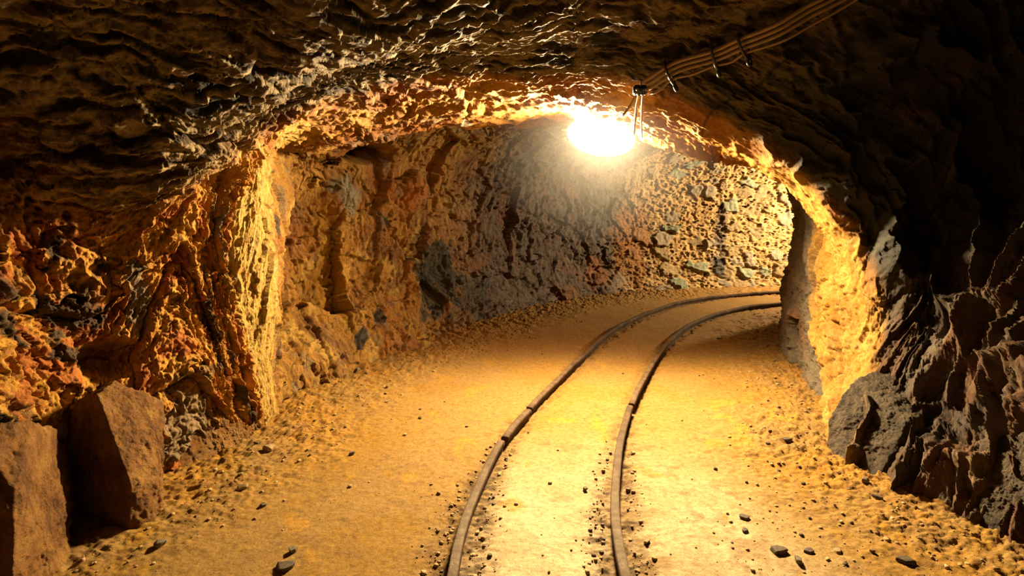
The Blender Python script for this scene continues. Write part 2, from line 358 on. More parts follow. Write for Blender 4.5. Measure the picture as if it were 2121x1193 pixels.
# recess behind it
re = np.tile(C_OCHRE * .85, (X.size, 1)); re = lay(re, C_BROWN * 1.5, .8 * smooth(-.05, .35, n1)); re = lay(re, C_GOLD, .7 * smooth(.05, .4, n2)); re = lay(re, C_RUST, .6 * smooth(.1, .45, n3)); re = lay(re, C_GREY, .5 * smooth(.25, .5, n4 - n1))
col = mix(col, re, recess[:, None])
bk = np.tile(C_PLUM * .62, (X.size, 1)); bk = lay(bk, C_GREY * .6, .6 * smooth(-.1, .4, n2)); bk = lay(bk, C_RUST * .6, .6 * smooth(.1, .4, n1)); bk = lay(bk, C_OCHRE * .5, .5 * smooth(.2, .5, n4)); bk = lay(bk, C_SLATE, .6 * smooth(.05, .4, n3))
col = mix(col, bk, backw[:, None])
ms = np.tile(C_TAN * np.array([1.3, 1.15, .95]), (X.size, 1)); ms = lay(ms, C_OCHRE * .8, .35 * r2); ms = lay(ms, C_BROWN * 1.2, .6 * smooth(.2, .5, n1 + .5 * pit))
sc = np.where(mv[:, None] > .8, C_GREY * 1.3, np.where(mv[:, None] > .7, C_GREEN * 1.2, C_TAN * .75))
ms = mix(ms, sc, (stone * .8)[:, None])
col = mix(col, ms, masonry[:, None])
wet = np.zeros(X.size, np.float32)
wet += .25 * smooth(.1, .5, n4) * near * smooth(7.0, 8.5, V)
# patches with a place of their own: centre, radii, colour, strength, wetness
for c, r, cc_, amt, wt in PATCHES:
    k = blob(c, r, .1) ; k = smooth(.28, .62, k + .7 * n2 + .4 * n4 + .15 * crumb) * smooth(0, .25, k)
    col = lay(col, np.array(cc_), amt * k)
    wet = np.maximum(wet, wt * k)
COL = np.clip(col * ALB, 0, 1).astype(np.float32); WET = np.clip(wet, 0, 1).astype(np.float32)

# ------------------------------------------------------------------ Blender side
import bpy, bmesh
from mathutils import Vector, Matrix
from mathutils.bvhtree import BVHTree

scene = bpy.context.scene
coll = scene.collection
print('rock fields', round(time.time() - T0, 1))


def tag(o, label=None, cat=None, group=None, kind=None):
    if label: o['label'] = label
    if cat: o['category'] = cat
    if group: o['group'] = group
    if kind: o['kind'] = kind
    return o


def empty(name, loc):
    o = bpy.data.objects.new(name, None); coll.objects.link(o); o.location = loc; o.empty_display_size = .1
    return o


def mesh_obj(name, verts, faces, mat, parent=None, loc=(0, 0, 0), smooth_shade=True, attrs=None, link=True):
    """verts (n,3), faces (m,3) or (m,4) arrays of one width -> one mesh object."""
    verts = np.ascontiguousarray(verts, np.float32); faces = np.ascontiguousarray(faces, np.int32)
    me = bpy.data.meshes.new(name)
    k = faces.shape[1]
    me.vertices.add(len(verts)); me.vertices.foreach_set('co', verts.ravel())
    me.loops.add(faces.size); me.loops.foreach_set('vertex_index', faces.ravel())
    me.polygons.add(len(faces)); me.polygons.foreach_set('loop_start', np.arange(0, faces.size, k, dtype=np.int32))
    me.update(calc_edges=True)
    me.polygons.foreach_set('use_smooth', np.full(len(faces), smooth_shade, bool))
    for nm, arr in (attrs or {}).items():
        if arr.ndim == 2:
            at = me.attributes.new(nm, 'FLOAT_COLOR', 'POINT')
            at.data.foreach_set('color', np.concatenate([arr, np.ones((len(arr), 1))], 1).astype(np.float32).ravel())
        else:
            at = me.attributes.new(nm, 'FLOAT', 'POINT'); at.data.foreach_set('value', arr.astype(np.float32))
    if mat: me.materials.append(mat)
    o = bpy.data.objects.new(name, me); o.location = loc
    if link: coll.objects.link(o)
    if parent: o.parent = parent
    return o


# ---- materials
def new_mat(name):
    m = bpy.data.materials.new(name); m.use_nodes = True
    nt = m.node_tree; nt.nodes.clear()
    out = nt.nodes.new('ShaderNodeOutputMaterial'); b = nt.nodes.new('ShaderNodeBsdfPrincipled')
    nt.links.new(b.outputs[0], out.inputs[0])
    return m, nt, b


def noise(nt, scale, detail=6, rough=.6, vec=None):
    n = nt.nodes.new('ShaderNodeTexNoise'); n.inputs['Scale'].default_value = scale; n.inputs['Detail'].default_value = detail
    n.inputs['Roughness'].default_value = rough
    if vec is None:
        vec = nt.nodes.new('ShaderNodeTexCoord').outputs['Object']
    nt.links.new(vec, n.inputs['Vector'])
    return n.outputs['Fac']


def ramp(nt, fac, stops):
    r = nt.nodes.new('ShaderNodeValToRGB'); e = r.color_ramp.elements
    while len(e) < len(stops): e.new(.5)
    for el, (p, c) in zip(e, stops):
        el.position = p; el.color = (*c, 1)
    nt.links.new(fac, r.inputs[0])
    return r.outputs[0]


def mapr(nt, fac, a0, a1, b0, b1):
    m = nt.nodes.new('ShaderNodeMapRange'); m.clamp = True
    for i, v in zip((1, 2, 3, 4), (a0, a1, b0, b1)): m.inputs[i].default_value = v
    nt.links.new(fac, m.inputs[0])
    return m.outputs[0]


def mixc(nt, kind, fac, A, B):
    m = nt.nodes.new('ShaderNodeMix'); m.data_type = 'RGBA'; m.blend_type = kind
    for s, v in ((m.inputs[0], fac), (m.inputs[6], A), (m.inputs[7], B)):
        if isinstance(v, (int, float)): s.default_value = v
        elif isinstance(v, tuple): s.default_value = (*v, 1)
        else: nt.links.new(v, s)
    return m.outputs[2]


def bump(nt, b, h, dist, strength=1., prev=None):
    n = nt.nodes.new('ShaderNodeBump'); n.inputs['Distance'].default_value = dist; n.inputs['Strength'].default_value = strength
    nt.links.new(h, n.inputs['Height'])
    if prev: nt.links.new(prev, n.inputs['Normal'])
    nt.links.new(n.outputs[0], b.inputs['Normal'])
    return n.outputs[0]


def rock_material(name, fallback=None, gloss=.66, spec=.27, bump_d=.007):
    m, nt, b = new_mat(name)
    if fallback is None:
        at = nt.nodes.new('ShaderNodeAttribute'); at.attribute_name = 'mineral'; base = at.outputs['Color']
        wt = nt.nodes.new('ShaderNodeAttribute'); wt.attribute_name = 'wet'; wet = wt.outputs['Fac']
    else:
        base = ramp(nt, noise(nt, 6, 6, .65), fallback); wet = None
    k = ramp(nt, noise(nt, 34, 9, .68), [(.25, (.55, .52, .50)), (.5, (1, 1, 1)), (.78, (1.35, 1.3, 1.2))])
    k2 = ramp(nt, noise(nt, 120, 5, .6), [(.3, (.75, .74, .72)), (.6, (1.08, 1.08, 1.06))])
    c = mixc(nt, 'MULTIPLY', 1., base, k); c = mixc(nt, 'MULTIPLY', 1., c, k2)
    nt.links.new(c, b.inputs['Base Color'])
    rg = mapr(nt, noise(nt, 18, 5), .3, .7, gloss - .12, gloss + .2)
    if wet is not None:
        x = nt.nodes.new('ShaderNodeMix'); x.data_type = 'FLOAT'
        nt.links.new(wet, x.inputs[0]); nt.links.new(rg, x.inputs[2]); x.inputs[3].default_value = .16
        rg = x.outputs[0]
    nt.links.new(rg, b.inputs['Roughness'])
    b.inputs['Specular IOR Level'].default_value = spec
    p = bump(nt, b, noise(nt, 62, 8, .72), bump_d * 1.6)
    bump(nt, b, noise(nt, 210, 5, .65), bump_d * .45, 1., p)
    return m


def plain_material(name, colr, rough=.5, metal=0., var=.3, scale=40, bump_d=0.):
    m, nt, b = new_mat(name)
    lo = tuple(c * (1 - var) for c in colr); hi = tuple(min(1, c * (1 + var)) for c in colr)
    nt.links.new(ramp(nt, noise(nt, scale, 6), [(.3, lo), (.7, hi)]), b.inputs['Base Color'])
    nt.links.new(mapr(nt, noise(nt, scale * .6, 4), .3, .7, max(.05, rough - .12), min(1, rough + .12)), b.inputs['Roughness'])
    b.inputs['Metallic'].default_value = metal
    if bump_d: bump(nt, b, noise(nt, scale * 2, 6), bump_d)
    return m


M_ROCK = rock_material('mine_rock')
M_FLOOR = rock_material('mine_floor', gloss=.85, spec=.15, bump_d=.003)
M_BROWN = rock_material('brown_block_rock', [(.3, (.06, .026, .009)), (.5, (.23, .105, .026)), (.7, (.36, .19, .05))], bump_d=.013, gloss=.75, spec=.25)
M_OCHRE = rock_material('ochre_block_rock', [(.3, (.13, .055, .013)), (.5, (.28, .125, .026)), (.7, (.33, .21, .08))], bump_d=.013, gloss=.75, spec=.25)
M_SLATE = rock_material('slate_block_rock', [(.3, (.025, .018, .012)), (.5, (.075, .052, .03)), (.7, (.14, .10, .06))], bump_d=.013, gloss=.65, spec=.3)
M_STONE_D = rock_material('dark_stone', [(.35, (.035, .028, .02)), (.65, (.13, .09, .05))], gloss=.7, spec=.25, bump_d=.002)
M_STONE_T = rock_material('tan_stone', [(.35, (.22, .14, .06)), (.65, (.40, .29, .15))], gloss=.8, spec=.2, bump_d=.002)
M_STONE_G = rock_material('grey_stone', [(.35, (.08, .065, .045)), (.65, (.19, .15, .10))], gloss=.75, spec=.2, bump_d=.002)


# ---- rock blocks: convex hulls with softened edges and broken faces
def hull_planes(pts):
    bm = bmesh.new()
    for p in pts: bm.verts.new(p)
    bmesh.ops.convex_hull(bm, input=bm.verts[:])
    bm.normal_update()
    pl = np.array([(*f.normal, f.normal.dot(f.verts[0].co)) for f in bm.faces])
    c = np.mean([v.co for v in bm.verts], axis=0)
    bm.free()
    flip = (pl[:, :3] @ c - pl[:, 3]) > 0
    pl[flip] *= -1
    return pl, c


_ico = {}


def ico(n):
    if n not in _ico:
        bm = bmesh.new(); bmesh.ops.create_icosphere(bm, subdivisions=n, radius=1)
        bm.verts.ensure_lookup_table()
        v = np.array([q.co for q in bm.verts], np.float32); f = np.array([[q.index for q in t.verts] for t in bm.faces], np.int32)
        bm.free(); v /= np.linalg.norm(v, axis=1)[:, None]
        _ico[n] = (v, f)
    return _ico[n]


def solid_from_planes(pl, c, n, soft, amp, seed, stretch=None, chips=0.):
    """Radial solid inside the planes n.x<=d around c, edges rounded, broken by noise."""
    v, f = ico(n)
    dirs = v if stretch is None else v * stretch / np.linalg.norm(v * stretch, axis=1)[:, None]
    d = pl[:, 3] - pl[:, :3] @ c
    q = np.maximum(dirs @ pl[:, :3].T, 0) / d[None, :]
    r = (q ** soft).sum(1) ** (-1. / soft)
    if chips:
        r = r * (1 + chips * fbm3(dirs[:, 0] * 1.6 + seed, dirs[:, 1] * 1.6, dirs[:, 2] * 1.6, 4, .55, seed=seed + 60))
    pts = (c + dirs * r[:, None]).astype(np.float32)
    x, y, z = pts[:, 0] + seed * 3.7, pts[:, 1], pts[:, 2]
    L = float(np.linalg.norm(pts - c, axis=1).mean())
    k = .5 * fbm3(x * 2 / L, y * 2 / L, z * 2 / L, 3, seed=seed) + .8 * fbm3(x * 3.2 / L, y * 3.2 / L, z * 2. / L, 6, .6, seed=seed + 5, ridged=True) + .7 * fbm3(x * 9 / L, y * 9 / L, z * 9 / L, 4, .65, seed=seed + 25)
    return (pts + dirs * (amp * k)[:, None]).astype(np.float32), f


BLOCKS = [
    ('left_block', [(-1.921, 2.46, 0.567), (-1.702, 2.3, 0.224), (-1.729, 2.271, -0.1), (-1.677, 2.42, 0.158), (-1.658, 2.364, -0.1), (-1.778, 2.66, 0.445), (-1.955, 2.62, 0.561), (-2.247, 2.62, 0.38), (-2.096, 2.395, -0.1), (-2.35, 2.75, -0.1), (-2.1, 2.8, -0.1), (-2.1, 2.8, 0.35), (-2.4, 2.8, 0.35)],
     M_BROWN, 'big angular brown rock block with one shadowed face against the left wall'),
    ('left_slab', [(-1.909, 2.06, 0.593), (-2.001, 2.3, 0.305), (-2.019, 2.3, 0.454), (-1.824, 2.036, -0.1), (-1.805, 1.86, 0.45), (-1.873, 1.95, -0.1), (-1.777, 1.717, -0.1), (-1.967, 1.9, 0.636), (-2.5, 1.8, -0.1), (-2.3, 2.4, -0.1), (-2.3, 2.4, 0.3), (-2.5, 1.9, 0.4)],
     M_BROWN, 'tall leaning brown rock slab in the bottom left corner of the photo'),
    ('left_foot', [(-1.793, 2.845, -0.1), (-1.7, 2.995, -0.1), (-1.622, 3.283, -0.1), (-1.751, 3.19, 0.3), (-1.886, 3.04, 0.301), (-1.66, 3.39, 0.159), (-1.915, 3.29, -0.1), (-1.765, 3.59, -0.1), (-1.965, 3.19, 0.3)],
     M_OCHRE, 'low ochre rock block at the foot of the bright yellow column'),
    ('right_foot', [(1.892, 2.945, -0.1), (1.925, 2.78, -0.1), (2.12, 2.78, -0.1), (1.997, 3.1, 0.15), (2.159, 3.2, 0.292), (2.199, 2.95, 0.216), (2.305, 3.2, 0.292), (2.5, 3.3, -0.1), (2.35, 3.5, -0.1), (2.45, 3.3, 0.35)],
     M_SLATE, 'grey brown rock lump at the foot of the right pillar'),
    ('right_boulder', [(2.282, 2.5, 0.301), (2.187, 2.4, 0.145), (2.1, 2.246, -0.1), (2.118, 2.066, -0.1), (2.375, 2.4, 0.384), (2.311, 2.2, 0.28), (2.224, 2.021, -0.1), (2.7, 2.7, -0.1), (2.75, 2.6, 0.4), (2.45, 2.8, -0.1)],
     M_SLATE, 'rough grey brown boulder at the right edge against the dark wall'),
]
for i, (key, pts, mat, label) in enumerate(BLOCKS):
    grow = {'left_foot': .05, 'right_foot': .09}.get(key, .015)
    pl, c = hull_planes(pts)
    if grow: pl[:, 3] += grow
    vv, ff = solid_from_planes(pl, c, 7, 160, .020, i + 1, None, .07)
    base = np.array([c[0], c[1], 0.])
    o = mesh_obj('rock_block', vv - base, ff, mat, loc=base)
    tag(o, label, 'rock', 'rock blocks along the foot of the walls')
    # the lining stands back behind the block
    lo = np.array(pts).min(0) - .15; hi = np.array(pts).max(0) + .15
    idx = np.where(np.all((Q > lo) & (Q < hi), axis=1))[0]
    if len(idx):
        q = Q[idx].astype(np.float64); dirn = -NN[idx].astype(np.float64)
        sd = q @ pl[:, :3].T - (pl[:, 3] - .03)[None, :]
        inside = np.all(sd < 0, axis=1)
        nd = dirn @ pl[:, :3].T
        t = np.where(nd > 1e-3, -sd / np.maximum(nd, 1e-3), 9.).min(1)
        t = np.where(inside, np.minimum(t, .8), 0)
        Q[idx] = (q + dirn * t[:, None]).astype(np.float32)


# ---- tunnel lining as structure
def sheet_part(name, u0, u1, v0, v1):
    iu = np.where((pu >= u0 - 1e-6) & (pu <= u1 + 1e-6))[0]; iv = np.where((pv >= v0 - 1e-6) & (pv <= v1 + 1e-6))[0]
    i0, i1, j0, j1 = iu[0], min(iu[-1] + 1, NU - 1), iv[0], min(iv[-1] + 1, NV - 1)
    G = np.arange(NU * NV, dtype=np.int32).reshape(NU, NV)[i0:i1 + 1, j0:j1 + 1]
    n, m = G.shape
    loc = np.arange(n * m, dtype=np.int32).reshape(n, m)
    f = np.stack([loc[:-1, :-1], loc[1:, :-1], loc[1:, 1:], loc[:-1, 1:]], -1).reshape(-1, 4)
    g = G.ravel()
    return tag(mesh_obj(name, Q[g], f, M_ROCK, attrs={'mineral': COL[g], 'wet': WET[g]}), kind='structure')


UB = 11.5
wl = sheet_part('wall_left', 0, UB, 0, 6.5)
wb = sheet_part('wall_back', UB, 17, 0, 6.5)
ce = sheet_part('ceiling', 0, 17, 6.5, 10.5)
wr = sheet_part('wall_right', 0, 17, 10.5, 16)
tag(wl, 'rust and ochre layered rock of the left wall'); tag(wb, 'plum brown rock and rubble masonry at the bend')
tag(ce, 'dark slaty rock roof with thin glinting ridges'); tag(wr, 'near black folded rock of the right wall')
print('lining', round(time.time() - T0, 1))

# ------------------------------------------------------------------ track geometry
L_PTS = [(-0.23, 1.2), (-0.235, 1.6), (-0.23, 1.92), (-0.225, 2.14), (-0.195, 2.44), (-0.13, 2.82), (-0.05, 3.15), (.10, 3.57), (.34, 4.16), (.61, 4.80), (.99, 5.66), (1.53, 6.55), (2.20, 7.33), (2.92, 7.84), (3.70, 8.16), (4.64, 8.35), (6., 8.45), (8., 8.5)]
R_PTS = [(.45, 1.2), (.445, 1.6), (.44, 1.92), (.45, 2.12), (.485, 2.40), (.56, 2.76), (.67, 3.19), (.86, 3.77), (1.12, 4.42), (1.50, 5.26), (1.95, 6.03), (2.50, 6.68), (3.20, 7.18), (4.18, 7.52), (5.2, 7.68), (6.2, 7.76), (8., 7.8)]


def catmull(pts, step=.02):
    p = np.array(pts, float); p = np.vstack([2 * p[0] - p[1], p, 2 * p[-1] - p[-2]]); out = []
    for i in range(1, len(p) - 2):
        m = max(2, int(np.linalg.norm(p[i + 1] - p[i]) / step))
        for k in range(m):
            t = k / m
            out.append(.5 * (2 * p[i] + (p[i + 1] - p[i - 1]) * t + (2 * p[i - 1] - 5 * p[i] + 4 * p[i + 1] - p[i + 2]) * t * t + (3 * p[i] - p[i - 1] - 3 * p[i + 1] + p[i + 2]) * t ** 3))
    out.append(p[-2])
    return np.array(out)


L_LINE = catmull(L_PTS); R_LINE = catmull(R_PTS)


def dist_to(line, x, y, every=3):
    ln = line[::every].astype(np.float32)

    def run(xx, yy):
        d = np.full(xx.shape, 99., np.float32)
        for k in range(0, len(ln), 1):
            np.minimum(d, (xx - ln[k, 0]) ** 2 + (yy - ln[k, 1]) ** 2, out=d)
        return np.sqrt(d)
    return _chunked(run)(x, y)


FOOT_L = catmull([tuple(r[0][:2]) for r in RINGS], .05); FOOT_R = catmull([tuple(r[-1][:2]) for r in RINGS], .05)
_gx = np.arange(-3.2, 9.2, .04, dtype=np.float32); _gy = np.arange(-3.5, 9.9, .04, dtype=np.float32)
_GX, _GY = np.meshgrid(_gx, _gy, indexing='ij')
_dW = np.minimum(dist_to(FOOT_L, _GX.ravel(), _GY.ravel(), 1), dist_to(FOOT_R, _GX.ravel(), _GY.ravel(), 1)).reshape(_GX.shape)
_dR = np.minimum(dist_to(L_LINE, _GX.ravel(), _GY.ravel(), 2), dist_to(R_LINE, _GX.ravel(), _GY.ravel(), 2)).reshape(_GX.shape)


def gridval(F, x, y):
    u = np.clip((x - _gx[0]) / .04, 0, len(_gx) - 1.001); v = np.clip((y - _gy[0]) / .04, 0, len(_gy) - 1.001)
    i = u.astype(int); j = v.astype(int); s = u - i; t = v - j
    return (F[i, j] * (1 - s) * (1 - t) + F[i + 1, j] * s * (1 - t) + F[i, j + 1] * (1 - s) * t + F[i + 1, j + 1] * s * t).astype(np.float32)


def floor_fields(x, y):
    x = np.asarray(x, np.float32); y = np.asarray(y, np.float32)
    dw = gridval(_dW, x, y); dr = gridval(_dR, x, y)
    rim = 1 - smooth(.05, .95, dw + .25 * fbm2(x * 2.2, y * 2.2, 3, seed=203))
    nearR = 1 - smooth(.03, .11 + .09 * (1 - smooth(2.2, 3.4, y)), dr + .06 * fbm2(x * 7, y * 7, 3, seed=205))
    clump = fbm2(x * 11, y * 11, 5, .6, seed=210); crumb = fbm2(x * 34, y * 34, 3, .6, seed=220)
    z = .012 * fbm2(x * 1.3, y * 1.3, 3, seed=200) + .004 * fbm2(x * 6, y * 6, 3, seed=202)
    z = z + rim * (.03 + .040 * clump + .016 * crumb) + (1 - rim) * (.0022 * crumb + .002 * clump)
    z = z + nearR * (-.014 + .016 * clump + .010 * crumb)
    return z.astype(np.float32), rim, nearR, clump, crumb


def floor_z(x, y):
    return float(floor_fields(np.array([x]), np.array([y]))[0][0])


# floor: one sheet, finer near the viewer
yy = [-3.4]
while yy[-1] < 9.7:
    yv = yy[-1]
    yy.append(yv + (.05 if yv < 1.4 else max(.006, .0026 * yv)) / RES)
yy = np.array(yy, np.float32)
xx = np.concatenate([np.arange(-3.1, -2.3, .03), np.arange(-2.3, 2.7, .0075 / RES), np.arange(2.7, 9.1, .02 / RES)]).astype(np.float32)
FX, FY = np.meshgrid(xx, yy, indexing='ij')
fz, rim, nearR, clump, crumb = floor_fields(FX.ravel(), FY.ravel())
fx, fy = FX.ravel(), FY.ravel()
fa = fbm2(fx * 1.6, fy * 1.6, 4, .55, seed=230); fb = fbm2(fx * 4.5, fy * 3.0, 4, .55, seed=240); fc = fbm2(fx * 12, fy * 12, 3, .6, seed=250)
between = smooth(-.1, .15, fx - np.interp(fy, L_LINE[:, 1], L_LINE[:, 0]).astype(np.float32)) * smooth(-.1, .15, np.interp(fy, R_LINE[:, 1], R_LINE[:, 0]).astype(np.float32) - fx)
fcol = np.tile(np.array([.37, .22, .06]), (fx.size, 1))
fcol = lay(fcol, np.array([.36, .20, .034]), smooth(-.1, .4, fa + .4 * fb))
rside = smooth(.3, .7, fx) * (1 - smooth(.9, 1.6, fx))
pale = np.clip(between * .75 + .6 * rside - .1 + .35 * smooth(-.3, .3, fb) * np.maximum(between, rside) + .12 * smooth(-.1, .4, fa), 0, 1) * (1 - smooth(2.0, 3.6, fy)) * (1 - rim)  # pale sand; its fade with distance also paints brighter light near the viewer
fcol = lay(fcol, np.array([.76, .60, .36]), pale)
fcol = lay(fcol, np.array([.50, .25, .035]), .75 * rim * smooth(-.25, .2, fa + .5 * fc))
fcol = lay(fcol, np.array([.16, .08, .03]), .55 * rim * smooth(.05, .4, fc - fb + .5 * crumb))
fcol = lay(fcol, np.array([.26, .15, .05]), .5 * smooth(.1, .4, fb + fc) * (1 - between) * (1 - smooth(3.2, 4.4, fy)))
fcol = lay(fcol, np.array([.52, .28, .035]), .7 * smooth(.22, .45, fb - .3 * fa) * (1 - smooth(5, 6, fy)))
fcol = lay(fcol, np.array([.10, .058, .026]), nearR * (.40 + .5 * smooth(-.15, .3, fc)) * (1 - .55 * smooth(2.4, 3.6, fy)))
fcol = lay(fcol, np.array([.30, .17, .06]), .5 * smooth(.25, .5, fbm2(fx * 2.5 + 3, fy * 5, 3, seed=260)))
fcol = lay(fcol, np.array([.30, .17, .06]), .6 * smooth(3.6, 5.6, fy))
n_, m_ = FX.shape
ids = np.arange(n_ * m_, dtype=np.int32).reshape(n_, m_)
ff = np.stack([ids[:-1, :-1], ids[1:, :-1], ids[1:, 1:], ids[:-1, 1:]], -1).reshape(-1, 4)
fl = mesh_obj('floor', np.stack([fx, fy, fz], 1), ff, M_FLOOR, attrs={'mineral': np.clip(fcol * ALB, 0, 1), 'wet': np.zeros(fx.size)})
tag(fl, 'trodden golden sand floor with crumbly edges', kind='structure')
print('floor', round(time.time() - T0, 1))

# ------------------------------------------------------------------ rails
m, nt, b = new_mat('dusty_rusty_rail_steel')
rb = ramp(nt, noise(nt, 9, 8, .7), [(.32, (.022, .012, .006)), (.52, (.06, .033, .016)), (.72, (.12, .08, .045))])
geo = nt.nodes.new('ShaderNodeNewGeometry'); sep = nt.nodes.new('ShaderNodeSeparateXYZ'); nt.links.new(geo.outputs['Normal'], sep.inputs[0])
sp2 = nt.nodes.new('ShaderNodeSeparateXYZ'); nt.links.new(geo.outputs['Position'], sp2.inputs[0])
top = mapr(nt, sep.outputs[2], .5, .95, 0, 1)
worn = mapr(nt, sp2.outputs[1], 2.2, 3.4, 1., .12)
dust = ramp(nt, noise(nt, 26, 8, .7), [(.3, (.09, .065, .042)), (.7, (.23, .18, .12))])
mm = nt.nodes.new('ShaderNodeMath'); mm.operation = 'MULTIPLY'; nt.links.new(top, mm.inputs[0]); nt.links.new(mapr(nt, noise(nt, 3.1, 4), .35, .6, .35, 1.), mm.inputs[1])
m2 = nt.nodes.new('ShaderNodeMath'); m2.operation = 'MULTIPLY'; nt.links.new(mm.outputs[0], m2.inputs[0]); nt.links.new(worn, m2.inputs[1])
nt.links.new(mixc(nt, 'MIX', m2.outputs[0], rb, dust), b.inputs['Base Color'])
b.inputs['Roughness'].default_value = .85; b.inputs['Specular IOR Level'].default_value = .15
bump(nt, b, noise(nt, 90, 8, .7), .004)
M_RAIL = m


def rail(line, y0, y1, label, shift=0., end_in=0.):
    s = line[(line[:, 1] >= y0) & (line[:, 1] <= y1) & (line[:, 0] < 7.2)]
    tg = np.gradient(s, axis=0); tg /= np.linalg.norm(tg, axis=1)[:, None]
    nr = np.stack([tg[:, 1], -tg[:, 0]], 1)
    hw, t, bt = .022, .052, -.06
    prof = []
    for ang in np.linspace(-90, 90, 9):                       # rounded worn head
        a_ = math.radians(ang); prof.append((math.sin(a_) ** 1 * hw if abs(ang) < 90 else math.copysign(hw, ang), t - .012 + .012 * abs(math.cos(a_)) ** .5))
    prof = [(-hw, t - .030)] + prof + [(hw, t - .030), (.011, t - .040), (.011, bt + .02), (.034, bt + .01), (.034, bt), (-.034, bt), (-.034, bt + .01), (-.011, bt + .02), (-.011, t - .040)]
    prof = np.array(prof); k = len(prof)
    along = np.concatenate([[0], np.cumsum(np.linalg.norm(np.diff(s, axis=0), axis=1))])
    z0 = .004 * np.sin(along * 3.1 + shift * 90) + .003 * np.sin(along * 7.7)
    V_ = np.zeros((len(s), k, 3), np.float32)
    V_[..., 0] = s[:, :1] + nr[:, :1] * (prof[None, :, 0] + shift); V_[..., 1] = s[:, 1:] + nr[:, 1:] * (prof[None, :, 0] + shift)
    V_[..., 2] = prof[None, :, 1] + z0[:, None]
    v = V_.reshape(-1, 3)
    w = .0016 * fbm3(v[:, 0] * 25, v[:, 1] * 25, v[:, 2] * 25, 3, seed=300) + .002 * fbm3(v[:, 0] * 6, v[:, 1] * 6, v[:, 2] * 6, 2, seed=305)
    v[:, 2] += w; v[:, 0] += w
    I = np.arange(len(s) * k, dtype=np.int32).reshape(len(s), k)
    f = np.stack([I[:-1], I[1:], np.roll(I, -1, 1)[1:], np.roll(I, -1, 1)[:-1]], -1).reshape(-1, 4)
    f = f[:, ::-1]
    c0 = len(v); caps = []
    v = np.vstack([v, V_[0].mean(0), V_[-1].mean(0)])
    for q in range(k):
        caps.append([c0, I[0, q], I[0, (q + 1) % k], I[0, (q + 1) % k]]); caps.append([c0 + 1, I[-1, (q + 1) % k], I[-1, q], I[-1, q]])
    base = np.array([s[0, 0], s[0, 1], 0.])
    o = mesh_obj('track_rail', v - base, f, M_RAIL, loc=base)
    bm = bmesh.new(); bm.from_mesh(o.data); bm.verts.ensure_lookup_table()
    for row in caps: bm.faces.new([bm.verts[int(i)] for i in row[:3]])
    bmesh.ops.recalc_face_normals(bm, faces=bm.faces[:]); bm.to_mesh(o.data); bm.free()
    return tag(o, label, 'rail', 'rails of the curving mine track')


rail(L_LINE, 1.2, 3.12, 'near length of the left rail, pale with dust, running out at the bottom edge')
rail(L_LINE, 3.135, 3.59, 'short length of rail closing the gap midway along the left rail', .006)
rail(L_LINE, 3.605, 9, 'far length of the left rail, curving away along the masonry wall', -.002)
rail(R_LINE, 1.2, 3.66, 'near length of the right rail, pale with dust, running out at the bottom edge')
rail(R_LINE, 3.675, 9, 'far length of the right rail, curving away behind the right pillar', .005)

# ------------------------------------------------------------------ loose stones
def random_planes(rs, n, flat=.6):
    nn = rs.normal(size=(n, 3)); nn /= np.linalg.norm(nn, axis=1)[:, None]
    d = rs.uniform(.55, 1., n)
    pl = np.concatenate([nn, d[:, None]], 1)
    ax = np.array([(1, 0, 0, 1), (-1, 0, 0, 1), (0, 1, 0, .85), (0, -1, 0, .85), (0, 0, 1, flat), (0, 0, -1, flat)], float)
    return np.vstack([pl, ax])


def stone_mesh(seed, n=4, flat=.6, soft=22):
    rs = np.random.RandomState(seed)
    v, f = solid_from_planes(random_planes(rs, 12, flat), np.zeros(3), n, soft, .05, seed)
    v = v / np.abs(v[:, :2]).max()
    return v, f


def on_floor(v, x, y, sink=.15):
    lo = v[:, 2].min(); h = v[:, 2].max() - lo
    return floor_z(x, y) - lo - sink * h


